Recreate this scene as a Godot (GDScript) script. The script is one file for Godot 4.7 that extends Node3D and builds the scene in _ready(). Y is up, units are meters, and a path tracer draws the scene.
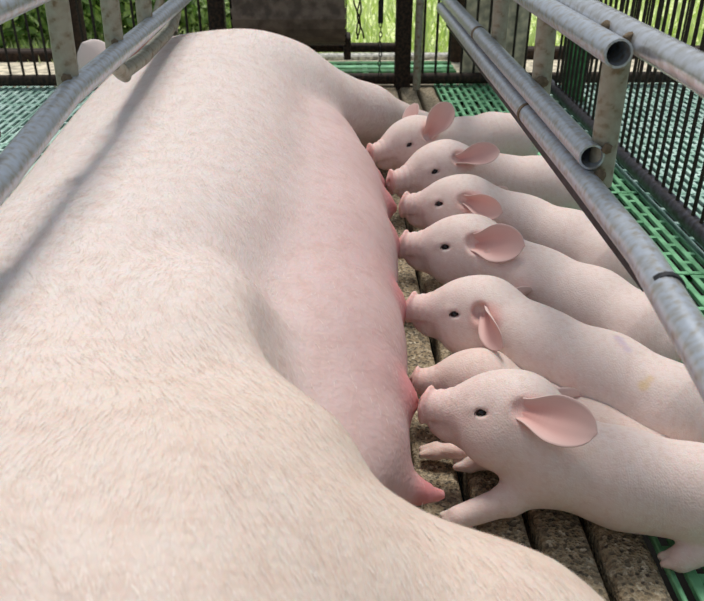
extends Node3D

# ------------------------------------------------------------------ helpers
var taken := {}
var rng := RandomNumberGenerator.new()

func V(x: float, y: float, d: float) -> Vector3:
	return Vector3(x, y, -d)   # d = distance down the pen from where the photographer stands

func numbered(n: String) -> String:
	if not taken.has(n):
		taken[n] = 0
		return n
	taken[n] += 1
	return "%s_%03d" % [n, taken[n]]

func thing(called: String, label: String, category: String, group := "") -> Node3D:
	var o := Node3D.new()
	o.name = numbered(called)
	add_child(o)
	o.set_meta("label", label)
	o.set_meta("category", category)
	if group != "":
		o.set_meta("group", group)
	return o

func structure(called: String) -> Node3D:
	var o := Node3D.new()
	o.name = called
	add_child(o)
	o.set_meta("kind", "structure")
	return o

func part(called: String, mesh: Mesh, mat: Material, parent: Node, at := Vector3.ZERO, basis := Basis.IDENTITY) -> MeshInstance3D:
	var o := MeshInstance3D.new()
	o.name = called
	o.mesh = mesh
	o.material_override = mat
	o.cast_shadow = GeometryInstance3D.SHADOW_CASTING_SETTING_ON
	parent.add_child(o, true)
	o.transform = Transform3D(basis, at)
	return o

func st_new() -> SurfaceTool:
	var st := SurfaceTool.new()
	st.begin(Mesh.PRIMITIVE_TRIANGLES)
	return st

func st_done(st: SurfaceTool) -> ArrayMesh:
	st.generate_normals()
	return st.commit()

func quad(st: SurfaceTool, a: Vector3, b: Vector3, c: Vector3, d: Vector3) -> void:
	# a b c d run counter-clockwise seen from outside
	for p in [a, c, b, a, d, c]:
		st.add_vertex(p)

# box with chamfered edges
func add_box(st: SurfaceTool, c: Vector3, s: Vector3, bev := 0.0) -> void:
	st.set_smooth_group(-1)
	var h := s * 0.5
	if bev <= 0.0:
		for ax in 3:
			for sg in [-1.0, 1.0]:
				var n := Vector3.ZERO
				n[ax] = sg
				var u := Vector3.ZERO
				u[(ax + 1) % 3] = 1.0
				var w := n.cross(u)
				var o := c + n * h
				quad(st, o - u * h - w * h, o + u * h - w * h, o + u * h + w * h, o - u * h + w * h)
		return
	var b := minf(bev, minf(h.x, minf(h.y, h.z)) * 0.9)
	var i := h - Vector3(b, b, b)
	for ax in 3:
		for sg in [-1.0, 1.0]:
			var n := Vector3.ZERO
			n[ax] = sg
			var u := Vector3.ZERO
			u[(ax + 1) % 3] = 1.0
			var w := n.cross(u)
			var o := c + n * h
			quad(st, o - u * i - w * i, o + u * i - w * i, o + u * i + w * i, o - u * i + w * i)
	for ax in 3:
		var a1 := (ax + 1) % 3
		var a2 := (ax + 2) % 3
		for s1 in [-1.0, 1.0]:
			for s2 in [-1.0, 1.0]:
				var p := Vector3.ZERO
				p[a1] = s1 * h[a1]
				p[a2] = s2 * i[a2]
				var q := Vector3.ZERO
				q[a1] = s1 * i[a1]
				q[a2] = s2 * h[a2]
				var l := Vector3.ZERO
				l[ax] = i[ax]
				if s1 * s2 > 0:
					quad(st, c + p - l, c + q - l, c + q + l, c + p + l)
				else:
					quad(st, c + q - l, c + p - l, c + p + l, c + q + l)
	for sx in [-1.0, 1.0]:
		for sy in [-1.0, 1.0]:
			for sz in [-1.0, 1.0]:
				var px := c + Vector3(sx * h.x, sy * i.y, sz * i.z)
				var py := c + Vector3(sx * i.x, sy * h.y, sz * i.z)
				var pz := c + Vector3(sx * i.x, sy * i.y, sz * h.z)
				for p in ([px, pz, py] if sx * sy * sz > 0 else [px, py, pz]):
					st.add_vertex(p)

func box_mesh(s: Vector3, bev := 0.002) -> ArrayMesh:
	var st := st_new()
	add_box(st, Vector3.ZERO, s, bev)
	return st_done(st)

# round tube along a list of points; hollow ends leave a wall and a bore
func add_tube(st: SurfaceTool, pts: Array, r: float, sides := 14, open_ends := false, radii := []) -> void:
	var n := pts.size()
	var rings := []
	var side := Vector3.ZERO
	var tans := []
	for i in n:
		var t: Vector3 = (pts[mini(i + 1, n - 1)] - pts[maxi(i - 1, 0)]).normalized()
		tans.append(t)
		if i == 0:
			side = t.cross(Vector3.UP if absf(t.y) < 0.9 else Vector3.RIGHT).normalized()
		else:
			side = (side - t * side.dot(t)).normalized()
		var up := side.cross(t)
		var rr: float = radii[i] if radii.size() == n else r
		var ring := []
		for k in sides:
			var a := TAU * k / sides
			ring.append(pts[i] + (side * cos(a) + up * sin(a)) * rr)
		rings.append(ring)
	st.set_smooth_group(1)
	for i in n - 1:
		for k in sides:
			var k2 := (k + 1) % sides
			quad(st, rings[i][k2], rings[i][k], rings[i + 1][k], rings[i + 1][k2])
	for e in [0, n - 1]:
		var out: Vector3 = -tans[e] if e == 0 else tans[e]
		st.set_smooth_group(-1)
		var inner := []
		var deep := []
		for k in sides:
			var off: Vector3 = rings[e][k] - pts[e]
			inner.append(pts[e] + off * 0.84)
			deep.append(pts[e] + off * 0.84 - out * 0.12)
		for k in sides:
			var k2 := (k + 1) % sides
			var a: Vector3 = rings[e][k]
			var b: Vector3 = rings[e][k2]
			if not open_ends:
				var tri := [pts[e], a, b]
				if (a - pts[e]).cross(b - pts[e]).dot(out) > 0:
					tri = [pts[e], b, a]
				for p in tri:
					st.add_vertex(p)
			else:
				if (a - pts[e]).cross(b - pts[e]).dot(out) > 0:
					quad(st, a, b, inner[k2], inner[k])
					quad(st, inner[k], inner[k2], deep[k2], deep[k])
				else:
					quad(st, b, a, inner[k], inner[k2])
					quad(st, inner[k2], inner[k], deep[k], deep[k2])

func tube(pts: Array, r: float, sides := 14, open_ends := false) -> ArrayMesh:
	var st := st_new()
	add_tube(st, pts, r, sides, open_ends)
	return st_done(st)

func lumps(at: Vector3, r: float, seed_: int) -> ArrayMesh:
	# an uneven bead of weld or caked dirt
	var m := SphereMesh.new()
	m.radius = r
	m.height = r * 2
	m.radial_segments = 14
	m.rings = 8
	var arr := m.get_mesh_arrays()
	var vs: PackedVector3Array = arr[Mesh.ARRAY_VERTEX]
	var nz := FastNoiseLite.new()
	nz.seed = seed_
	nz.frequency = 0.9 / r
	var st := st_new()
	st.set_smooth_group(1)
	for i in arr[Mesh.ARRAY_INDEX]:
		var v: Vector3 = vs[i]
		st.add_vertex(at + v * (1.0 + 0.55 * nz.get_noise_3dv(v)))
	return st_done(st)

# ------------------------------------------------------------------ materials
func noise_tex(freq: float, seed_: int, cols: Array, offs: Array, kind := FastNoiseLite.TYPE_SIMPLEX_SMOOTH, oct := 4, size := 512, cellular_value := false) -> NoiseTexture2D:
	var n := FastNoiseLite.new()
	n.noise_type = kind
	n.seed = seed_
	n.frequency = freq
	n.fractal_octaves = oct
	if cellular_value:
		n.cellular_return_type = FastNoiseLite.RETURN_CELL_VALUE
		n.fractal_type = FastNoiseLite.FRACTAL_NONE
	var g := Gradient.new()
	g.offsets = PackedFloat32Array(offs)
	g.colors = PackedColorArray(cols)
	var t := NoiseTexture2D.new()
	t.width = size
	t.height = size
	t.seamless = true
	t.noise = n
	t.color_ramp = g
	return t

func mat(albedo: Color, rough := 0.7, metal := 0.0) -> StandardMaterial3D:
	var m := StandardMaterial3D.new()
	m.albedo_color = albedo
	m.roughness = rough
	m.metallic = metal
	return m

func tri(m: StandardMaterial3D, tex: Texture2D, scale: float, world := true) -> StandardMaterial3D:
	m.albedo_texture = tex
	m.uv1_triplanar = true
	m.uv1_world_triplanar = world
	m.uv1_scale = Vector3(scale, scale, scale)
	return m

func relief(m: StandardMaterial3D, tex: Texture2D, cm: float) -> StandardMaterial3D:
	m.heightmap_enabled = true
	m.heightmap_texture = tex
	m.heightmap_scale = cm
	return m

var M := {}

func make_materials() -> void:
	var g := func(x): return Color(x, x, x)
	var soft := noise_tex(0.02, 3, [g.call(0.86), g.call(1.0)], [0.25, 0.75])
	var fine := noise_tex(0.12, 5, [g.call(0.0), g.call(1.0)], [0.0, 1.0])
	# galvanised pipe: worn zinc with drab dirt in grainy patches
	var zinc := noise_tex(0.03, 11, [Color(0.69, 0.65, 0.59), Color(0.74, 0.72, 0.69), Color(0.77, 0.78, 0.79), Color(0.81, 0.82, 0.84)], [0.18, 0.34, 0.5, 0.8], FastNoiseLite.TYPE_SIMPLEX_SMOOTH, 6)
	M.pipe = relief(tri(mat(Color(0.93, 0.95, 0.98), 0.30, 0.40), zinc, 4.5), fine, 0.01)
	M.pipe_shiny = relief(tri(mat(Color(1, 1, 1), 0.22, 0.6), noise_tex(0.02, 12, [Color(0.78, 0.77, 0.75), Color(0.88, 0.89, 0.91)], [0.3, 0.6]), 5.0), fine, 0.012)
	M.post = relief(tri(mat(Color(0.86, 0.85, 0.80), 0.55, 0.30), noise_tex(0.02, 13, [Color(0.56, 0.49, 0.40), Color(0.70, 0.68, 0.64), Color(0.76, 0.76, 0.73)], [0.2, 0.34, 0.7], FastNoiseLite.TYPE_SIMPLEX_SMOOTH, 5), 4.0), fine, 0.04)
	M.crust = relief(tri(mat(Color(0.50, 0.43, 0.34), 0.95), soft, 8.0), fine, 0.2)
	M.rust = relief(tri(mat(Color(1, 1, 1), 0.8, 0.15), noise_tex(0.03, 17, [Color(0.10, 0.075, 0.055), Color(0.21, 0.16, 0.12), Color(0.30, 0.22, 0.15)], [0.2, 0.55, 0.85]), 4.0), fine, 0.1)
	M.rod = tri(mat(Color(1, 1, 1), 0.7, 0.2), noise_tex(0.03, 18, [Color(0.11, 0.085, 0.065), Color(0.24, 0.19, 0.15)], [0.2, 0.8]), 5.0)
	M.dark_steel = tri(mat(Color(1, 1, 1), 0.5, 0.3), noise_tex(0.03, 19, [Color(0.09, 0.09, 0.10), Color(0.20, 0.20, 0.22)], [0.3, 0.8]), 3.0)
	M.lowpipe = tri(mat(Color(1, 1, 1), 0.45, 0.4), noise_tex(0.03, 20, [Color(0.20, 0.18, 0.18), Color(0.32, 0.32, 0.36)], [0.3, 0.7]), 3.0)
	M.green = relief(tri(mat(Color(1, 1, 1), 0.5), noise_tex(0.012, 21, [Color(0.42, 0.66, 0.48), Color(0.56, 0.82, 0.62)], [0.3, 0.7]), 2.0), fine, 0.03)
	M.pale_green = tri(mat(Color(1, 1, 1), 0.5), noise_tex(0.012, 22, [Color(0.60, 0.76, 0.68), Color(0.80, 0.91, 0.86)], [0.3, 0.7]), 2.0)
	M.green_post = tri(mat(Color(1, 1, 1), 0.5), noise_tex(0.02, 23, [Color(0.13, 0.34, 0.17), Color(0.24, 0.52, 0.28)], [0.3, 0.7]), 2.0)
	# exposed-aggregate concrete: pebbles in a drab matrix
	var stones := noise_tex(0.075, 31, [Color(0.30, 0.28, 0.25), Color(0.64, 0.58, 0.49), Color(0.69, 0.63, 0.54), Color(0.38, 0.36, 0.32), Color(0.75, 0.70, 0.62), Color(0.62, 0.55, 0.45), Color(0.88, 0.85, 0.79)], [0.0, 0.2, 0.4, 0.55, 0.7, 0.82, 1.0], FastNoiseLite.TYPE_CELLULAR, 1, 1024, true)
	var stones_h := noise_tex(0.075, 31, [g.call(0.0), g.call(1.0)], [0.0, 0.5], FastNoiseLite.TYPE_CELLULAR, 1, 1024)
	M.concrete = relief(tri(mat(Color(1, 0.98, 0.93), 0.8), stones, 2.8), stones_h, 0.25)
	M.pit = tri(mat(Color(0.10, 0.085, 0.07), 0.95), soft, 1.0)
	M.beige = tri(mat(Color(0.96, 0.91, 0.80), 0.9), noise_tex(0.02, 33, [g.call(0.72), g.call(1.0)], [0.2, 0.7]), 1.5)
	M.pale = tri(mat(Color(0.85, 0.84, 0.80), 0.85), noise_tex(0.03, 34, [g.call(0.6), g.call(1.0)], [0.2, 0.6]), 2.0)
	M.brown = tri(mat(Color(0.26, 0.19, 0.14), 0.9), noise_tex(0.03, 35, [g.call(0.55), g.call(1.0)], [0.2, 0.8]), 3.0)
	M.trough = relief(tri(mat(Color(1, 1, 1), 0.55, 0.2), noise_tex(0.015, 36, [Color(0.30, 0.27, 0.24), Color(0.44, 0.40, 0.36)], [0.3, 0.7]), 2.0), fine, 0.05)
	M.soil = tri(mat(Color(1, 1, 1), 0.95), noise_tex(0.03, 37, [Color(0.74, 0.82, 0.46), Color(0.90, 0.94, 0.66), Color(0.95, 0.97, 0.80)], [0.25, 0.5, 0.8]), 0.8)  # ground paled so its colour carries the stronger sunlight outdoors
	# skin: the colours of each region sit in the vertices, the mottling in the texture
	var mottle := noise_tex(0.03, 41, [Color(0.965, 0.935, 0.92), Color(1.0, 0.985, 0.975), Color(1, 1, 1)], [0.2, 0.45, 0.7], FastNoiseLite.TYPE_SIMPLEX_SMOOTH, 5)
	for k in ["sow_skin", "pig_skin"]:
		var m := tri(mat(Color(1, 1, 1), 0.62), mottle, 1.6 if k == "sow_skin" else 5.0)
		m.vertex_color_use_as_albedo = true
		m.subsurf_scatter_enabled = true
		m.subsurf_scatter_strength = 0.25
		m.metallic_specular = 0.35
		relief(m, fine, 0.12 if k == "sow_skin" else 0.07)
		M[k] = m
	var e := mat(Color(1, 1, 1), 0.6)
	e.vertex_color_use_as_albedo = true
	e.metallic_specular = 0.3
	e.backlight_enabled = true
	e.backlight = Color(0.5, 0.2, 0.16)
	M.ear = e
	M.eye = mat(Color(0.05, 0.055, 0.075), 0.12)
	M.lash = mat(Color(0.30, 0.22, 0.20), 0.7)
	var hm := mat(Color(1, 1, 1), 0.5)
	hm.vertex_color_use_as_albedo = true
	M.hair = hm
	var lf := mat(Color(1, 1, 1), 0.55)
	lf.vertex_color_use_as_albedo = true
	lf.backlight_enabled = true
	lf.backlight = Color(0.5, 0.6, 0.2)
	M.leaf = lf

# ------------------------------------------------------------------ smooth bodies
class Field:
	# tapered capsules, ellipsoids and a sectioned trunk joined by a smooth minimum, meshed as surface nets
	var typ := PackedInt32Array()
	var A := PackedVector3Array()
	var B := PackedVector3Array()
	var RA := PackedFloat32Array()
	var RB := PackedFloat32Array()
	var K := PackedFloat32Array()
	var INV := []          # Basis per ellipsoid
	var COL := PackedColorArray()
	var CR := PackedFloat32Array()
	var SUB := PackedInt32Array()
	var sec := []          # trunk sections: [d, cx, cy, a, b]
	var spots := []        # [centre, radius, colour] of paint and dirt
	var lo := Vector3.ZERO
	var hi := Vector3.ZERO
	var cell := 0.01
	var verts := PackedVector3Array()
	var norms := PackedVector3Array()
	var cols := PackedColorArray()
	var inds := PackedInt32Array()

	func _add(t: int, a: Vector3, b: Vector3, ra: float, rb: float, k: float, c: Color, inv: Basis, sub: int, cr: float) -> void:
		typ.append(t); A.append(a); B.append(b); RA.append(ra); RB.append(rb); K.append(k)
		INV.append(inv); COL.append(c); SUB.append(sub); CR.append(cr)

	func cone(a: Vector3, b: Vector3, ra: float, rb: float, k: float, c: Color, sub := 0, cr := 0.012) -> void:
		_add(0, a, b, ra, rb, k, c, Basis.IDENTITY, sub, cr)

	func ell(c: Vector3, bs: Basis, r: Vector3, k: float, col: Color, sub := 0, cr := 0.012) -> void:
		_add(1, c, r, minf(r.x, minf(r.y, r.z)), 0.0, k, col, bs.transposed(), sub, cr)

	func trunk(k: float, col: Color, cr := 0.03) -> void:
		_add(2, Vector3.ZERO, Vector3.ZERO, 0, 0, k, col, Basis.IDENTITY, 0, cr)

	func one(i: int, p: Vector3) -> float:
		var t := typ[i]
		if t == 0:
			var a := A[i]
			var ba := B[i] - a
			var pa := p - a
			var h := clampf(pa.dot(ba) / maxf(ba.length_squared(), 1e-9), 0.0, 1.0)
			return (pa - ba * h).length() - lerpf(RA[i], RB[i], h)
		if t == 1:
			var bs: Basis = INV[i]
			var q := bs * (p - A[i])
			var r := B[i]
			var q0 := q / r
			var k0 := q0.length()
			if k0 < 1e-4:
				return -RA[i]
			return k0 * (k0 - 1.0) / (q0 / r).length()
		var d := -p.z
		var n := sec.size()
		var e := 0.0
		if d < sec[0][0]:
			e = sec[0][0] - d
			d = sec[0][0]
		elif d > sec[n - 1][0]:
			e = d - sec[n - 1][0]
			d = sec[n - 1][0]
		var j := 0
		while j < n - 2 and d > sec[j + 1][0]:
			j += 1
		var s0: Array = sec[maxi(j - 1, 0)]
		var s1: Array = sec[j]
		var s2: Array = sec[j + 1]
		var s3: Array = sec[mini(j + 2, n - 1)]
		var f: float = (d - s1[0]) / (s2[0] - s1[0])
		var cx := cubic_interpolate(s1[1], s2[1], s0[1], s3[1], f)
		var cy := cubic_interpolate(s1[2], s2[2], s0[2], s3[2], f)
		var ra := cubic_interpolate(s1[3], s2[3], s0[3], s3[3], f)
		var rb := cubic_interpolate(s1[4], s2[4], s0[4], s3[4], f)
		var q2 := Vector2((p.x - cx) / ra, (p.y - cy) / rb)
		var kk := q2.length()
		var g := Vector2(q2.x / ra, q2.y / rb).length()
		var dd := -minf(ra, rb) if kk < 1e-3 else kk * (kk - 1.0) / g
		if e > 0.0:
			dd = dd + e if dd < 0.0 else Vector2(dd, e).length()
		return dd

	func value(p: Vector3, list: PackedInt32Array) -> float:
		var d := 1e3
		for i in list:
			var x := one(i, p)
			var k := K[i]
			if SUB[i] == 0:
				var h := maxf(k - absf(d - x), 0.0) / k
				d = minf(d, x) - h * h * k * 0.25
			else:
				x = -x
				var h2 := maxf(k - absf(d - x), 0.0) / k
				d = maxf(d, x) + h2 * h2 * k * 0.25
		return d

	func near(p: Vector3, list: PackedInt32Array, reach: float) -> PackedInt32Array:
		var ds := PackedFloat32Array()
		var best := 1e3
		for i in list:
			var x := one(i, p)
			ds.append(x)
			if SUB[i] == 0 and x < best:
				best = x
		var out := PackedInt32Array()
		for j in list.size():
			var i := list[j]
			if SUB[i] == 0:
				if ds[j] < best + 2.0 * reach + K[i] * 1.5:
					out.append(i)
			elif ds[j] < reach + K[i]:
				out.append(i)
		return out

	func bounds(margin: float) -> void:
		lo = Vector3(1e3, 1e3, 1e3)
		hi = -lo
		for i in typ.size():
			if SUB[i] == 1:
				continue
			if typ[i] == 0:
				for q in [[A[i], RA[i]], [B[i], RB[i]]]:
					lo = lo.min(q[0] - Vector3.ONE * q[1])
					hi = hi.max(q[0] + Vector3.ONE * q[1])
			elif typ[i] == 1:
				var rr := maxf(B[i].x, maxf(B[i].y, B[i].z))
				lo = lo.min(A[i] - Vector3.ONE * rr)
				hi = hi.max(A[i] + Vector3.ONE * rr)
			else:
				for s in sec:
					lo = lo.min(Vector3(s[1] - s[3], s[2] - s[4], -s[0]))
					hi = hi.max(Vector3(s[1] + s[3], s[2] + s[4], -s[0]))
		lo -= Vector3.ONE * margin
		hi += Vector3.ONE * margin

	func run() -> void:
		bounds(0.02)
		var S := 16
		var n := Vector3i(((hi - lo) / (cell * S)).ceil()) * S
		var w := n.x + 1
		var wh := w * (n.y + 1)
		var vals := PackedFloat32Array()
		vals.resize(wh * (n.z + 1))
		vals.fill(1e9)
		var all := PackedInt32Array()
		for i in typ.size():
			all.append(i)
		var blocks := []
		var R1 := cell * S * 0.5 * 1.74
		var R2 := cell * 4 * 0.5 * 1.74
		for bz in range(0, n.z, S):
			for by in range(0, n.y, S):
				for bx in range(0, n.x, S):
					var c := lo + Vector3(bx + 8, by + 8, bz + 8) * cell
					if absf(value(c, all)) > R1 * 1.35 + 0.01:
						continue
					var l1 := near(c, all, R1)
					for z in range(bz, bz + S, 4):
						for y in range(by, by + S, 4):
							for x in range(bx, bx + S, 4):
								var c2 := lo + Vector3(x + 2, y + 2, z + 2) * cell
								if absf(value(c2, l1)) > R2 * 1.5 + 0.003:
									continue
								var l2 := near(c2, l1, R2)
								blocks.append(Vector3i(x, y, z))
								for k in range(z, z + 5):
									for j in range(y, y + 5):
										var o := k * wh + j * w
										for i in range(x, x + 5):
											if vals[o + i] > 1e8:
												vals[o + i] = value(lo + Vector3(i, j, k) * cell, l2)
		var vid := PackedInt32Array()
		vid.resize(vals.size())
		vid.fill(-1)
		var at := []
		var corner := [0, 1, w, w + 1, wh, wh + 1, wh + w, wh + w + 1]
		var cv := [Vector3(0, 0, 0), Vector3(1, 0, 0), Vector3(0, 1, 0), Vector3(1, 1, 0), Vector3(0, 0, 1), Vector3(1, 0, 1), Vector3(0, 1, 1), Vector3(1, 1, 1)]
		var edges := [[0, 1], [2, 3], [4, 5], [6, 7], [0, 2], [1, 3], [4, 6], [5, 7], [0, 4], [1, 5], [2, 6], [3, 7]]
		for b in blocks:
			for k in range(b.z, b.z + 4):
				for j in range(b.y, b.y + 4):
					for i in range(b.x, b.x + 4):
						var o: int = k * wh + j * w + i
						var neg := 0
						for q in corner:
							if vals[o + q] < 0.0:
								neg += 1
						if neg == 0 or neg == 8:
							continue
						var sum := Vector3.ZERO
						var cnt := 0
						for e in edges:
							var v0 := vals[o + corner[e[0]]]
							var v1 := vals[o + corner[e[1]]]
							if (v0 < 0.0) != (v1 < 0.0):
								var p0: Vector3 = cv[e[0]]
								var p1: Vector3 = cv[e[1]]
								sum += p0.lerp(p1, v0 / (v0 - v1))
								cnt += 1
						vid[o] = verts.size()
						at.append(Vector3i(i, j, k))
						verts.append(lo + (Vector3(i, j, k) + sum / cnt) * cell)
		norms.resize(verts.size())
		for ci in at.size():
			var c: Vector3i = at[ci]
			var o := c.z * wh + c.y * w + c.x
			var v0 := vals[o]
			for ax in 3:
				var v1 := vals[o + [1, w, wh][ax]]
				if (v0 < 0.0) == (v1 < 0.0):
					continue
				var s1: int = [w, wh, 1][ax]
				var s2: int = [wh, 1, w][ax]
				if o - s1 - s2 < 0:
					continue
				var a := vid[o]
				var b2 := vid[o - s1]
				var c2 := vid[o - s1 - s2]
				var d2 := vid[o - s2]
				if a < 0 or b2 < 0 or c2 < 0 or d2 < 0:
					continue
				if v0 >= 0.0:
					var tmp := b2
					b2 = d2
					d2 = tmp
				# a b2 c2 d2 run counter-clockwise seen from outside
				var nn := (verts[c2] - verts[a]).cross(verts[d2] - verts[b2])
				norms[a] += nn
				norms[b2] += nn
				norms[c2] += nn
				norms[d2] += nn
				inds.append_array([a, c2, b2, a, d2, c2])
		for i in verts.size():
			var p := verts[i]
			norms[i] = norms[i].normalized()
			var ds := PackedFloat32Array()
			var best := 1e3
			for q in typ.size():
				var x := absf(one(q, p)) if SUB[q] == 1 else one(q, p)
				ds.append(x)
				best = minf(best, x)
			var c := Vector3.ZERO
			var tw := 0.0
			for q in typ.size():
				var x := (ds[q] - best) / CR[q]
				if x < 6.0:
					var wt := exp(-x)
					c += Vector3(COL[q].r, COL[q].g, COL[q].b) * wt
					tw += wt
			c /= tw
			for s in spots:
				var f: float = 1.0 - (p - s[0]).length() / s[1]
				if f > 0.0:
					c = c.lerp(Vector3(s[2].r, s[2].g, s[2].b), minf(1.0, f * 2.0) * s[2].a)
			cols.append(Color(c.x, c.y, c.z))

	func commit() -> ArrayMesh:
		var arr := []
		arr.resize(Mesh.ARRAY_MAX)
		arr[Mesh.ARRAY_VERTEX] = verts
		arr[Mesh.ARRAY_NORMAL] = norms
		arr[Mesh.ARRAY_COLOR] = cols
		arr[Mesh.ARRAY_INDEX] = inds
		var m := ArrayMesh.new()
		m.add_surface_from_arrays(Mesh.PRIMITIVE_TRIANGLES, arr)
		return m

# a cupped ear with thickness, from its root along dir, its hollow facing open
func ear_mesh(base: Vector3, dir: Vector3, open: Vector3, L: float, W: float, cup: float, bend: float, skin: Color, pink: Color, th := 0.0022) -> ArrayMesh:
	var el := dir.normalized()
	var en := (open - el * open.dot(el)).normalized()
	var ew := el.cross(en)
	var nu := 16
	var nv := 18
	var inn := []
	var outr := []
	for j in nv + 1:
		var v := float(j) / nv
		var a := bend * v
		var run: float = L * (sin(a) / bend if absf(bend) > 0.01 else v)
		var rise: float = L * ((1.0 - cos(a)) / bend if absf(bend) > 0.01 else 0.0)
		var axis := el * cos(a) + en * sin(a)
		var up := en * cos(a) - el * sin(a)
		var w: float = W * lerpf(0.55, 1.0, smoothstep(0.0, 0.5, v))
		if v > 0.5:
			w = W * pow(maxf(1.0 - pow((v - 0.5) / 0.5, 2.2), 0.004), 0.6)
		var c := base + el * run + en * rise
		var r1 := []
		var r2 := []
		for i in nu + 1:
			var u := -1.0 + 2.0 * i / nu
			var bow: float = cup * (1.7 - 1.25 * v)
			var ang := u * bow
			var rad: float = w / maxf(bow, 0.05)
			var wav := 0.0012 * sin(u * 9.0) * (1.0 - v)
			var p := c + ew * sin(ang) * rad + up * ((1.0 - cos(ang)) * rad + wav)
			var nn := (up * cos(ang) - ew * sin(ang)).normalized()
			var t: float = th * (1.0 - 0.75 * u * u) * (1.0 - 0.6 * v) + 0.0003
			r1.append(p + nn * t)
			r2.append(p - nn * t)
		inn.append(r1)
		outr.append(r2)
	var st := st_new()
	st.set_smooth_group(1)
	var tone := func(u: float, v: float) -> Color:
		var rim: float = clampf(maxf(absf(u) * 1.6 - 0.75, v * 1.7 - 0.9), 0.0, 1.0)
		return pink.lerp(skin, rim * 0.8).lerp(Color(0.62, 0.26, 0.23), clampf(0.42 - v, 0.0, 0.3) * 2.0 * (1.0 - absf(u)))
	for j in nv:
		for i in nu:
			var u := -1.0 + 2.0 * (i + 0.5) / nu
			var v := (j + 0.5) / nv
			st.set_color(tone.call(u, v))
			quad(st, inn[j][i], inn[j + 1][i], inn[j + 1][i + 1], inn[j][i + 1])
			st.set_color(skin)
			quad(st, outr[j][i], outr[j][i + 1], outr[j + 1][i + 1], outr[j + 1][i])
		st.set_color(skin)
		quad(st, inn[j][0], outr[j][0], outr[j + 1][0], inn[j + 1][0])
		quad(st, inn[j][nu], inn[j + 1][nu], outr[j + 1][nu], outr[j][nu])
	return st_done(st)

func ball(r: Vector3, seg := 16) -> ArrayMesh:
	var m := SphereMesh.new()
	m.radius = 1.0
	m.height = 2.0
	m.radial_segments = seg
	m.rings = seg / 2
	var st := st_new()
	st.append_from(m, 0, Transform3D(Basis.from_scale(r), Vector3.ZERO))
	return st.commit()

# ------------------------------------------------------------------ sow and piglets
const SKIN := Color(0.775, 0.645, 0.60)
const SNOUT := Color(0.76, 0.43, 0.40)
const EAR_IN := Color(0.80, 0.49, 0.44)
const HOOF := Color(0.50, 0.38, 0.30)

func head_frame(p: Dictionary) -> Dictionary:
	var sn: Vector3 = p.snout
	var F: Vector3 = (sn - p.head).normalized()
	var U := (Vector3.UP - F * F.y).normalized()
	U = U.rotated(F, deg_to_rad(p.roll))
	var S := U.cross(F)      # towards the photographer for a piglet that faces the udder
	if S.z < 0.0:
		S = -S
	var s: float = p.s
	return {"F": F, "U": U, "S": S, "s": s, "o": sn - F * 0.112 * s - U * 0.004 * s}

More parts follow.
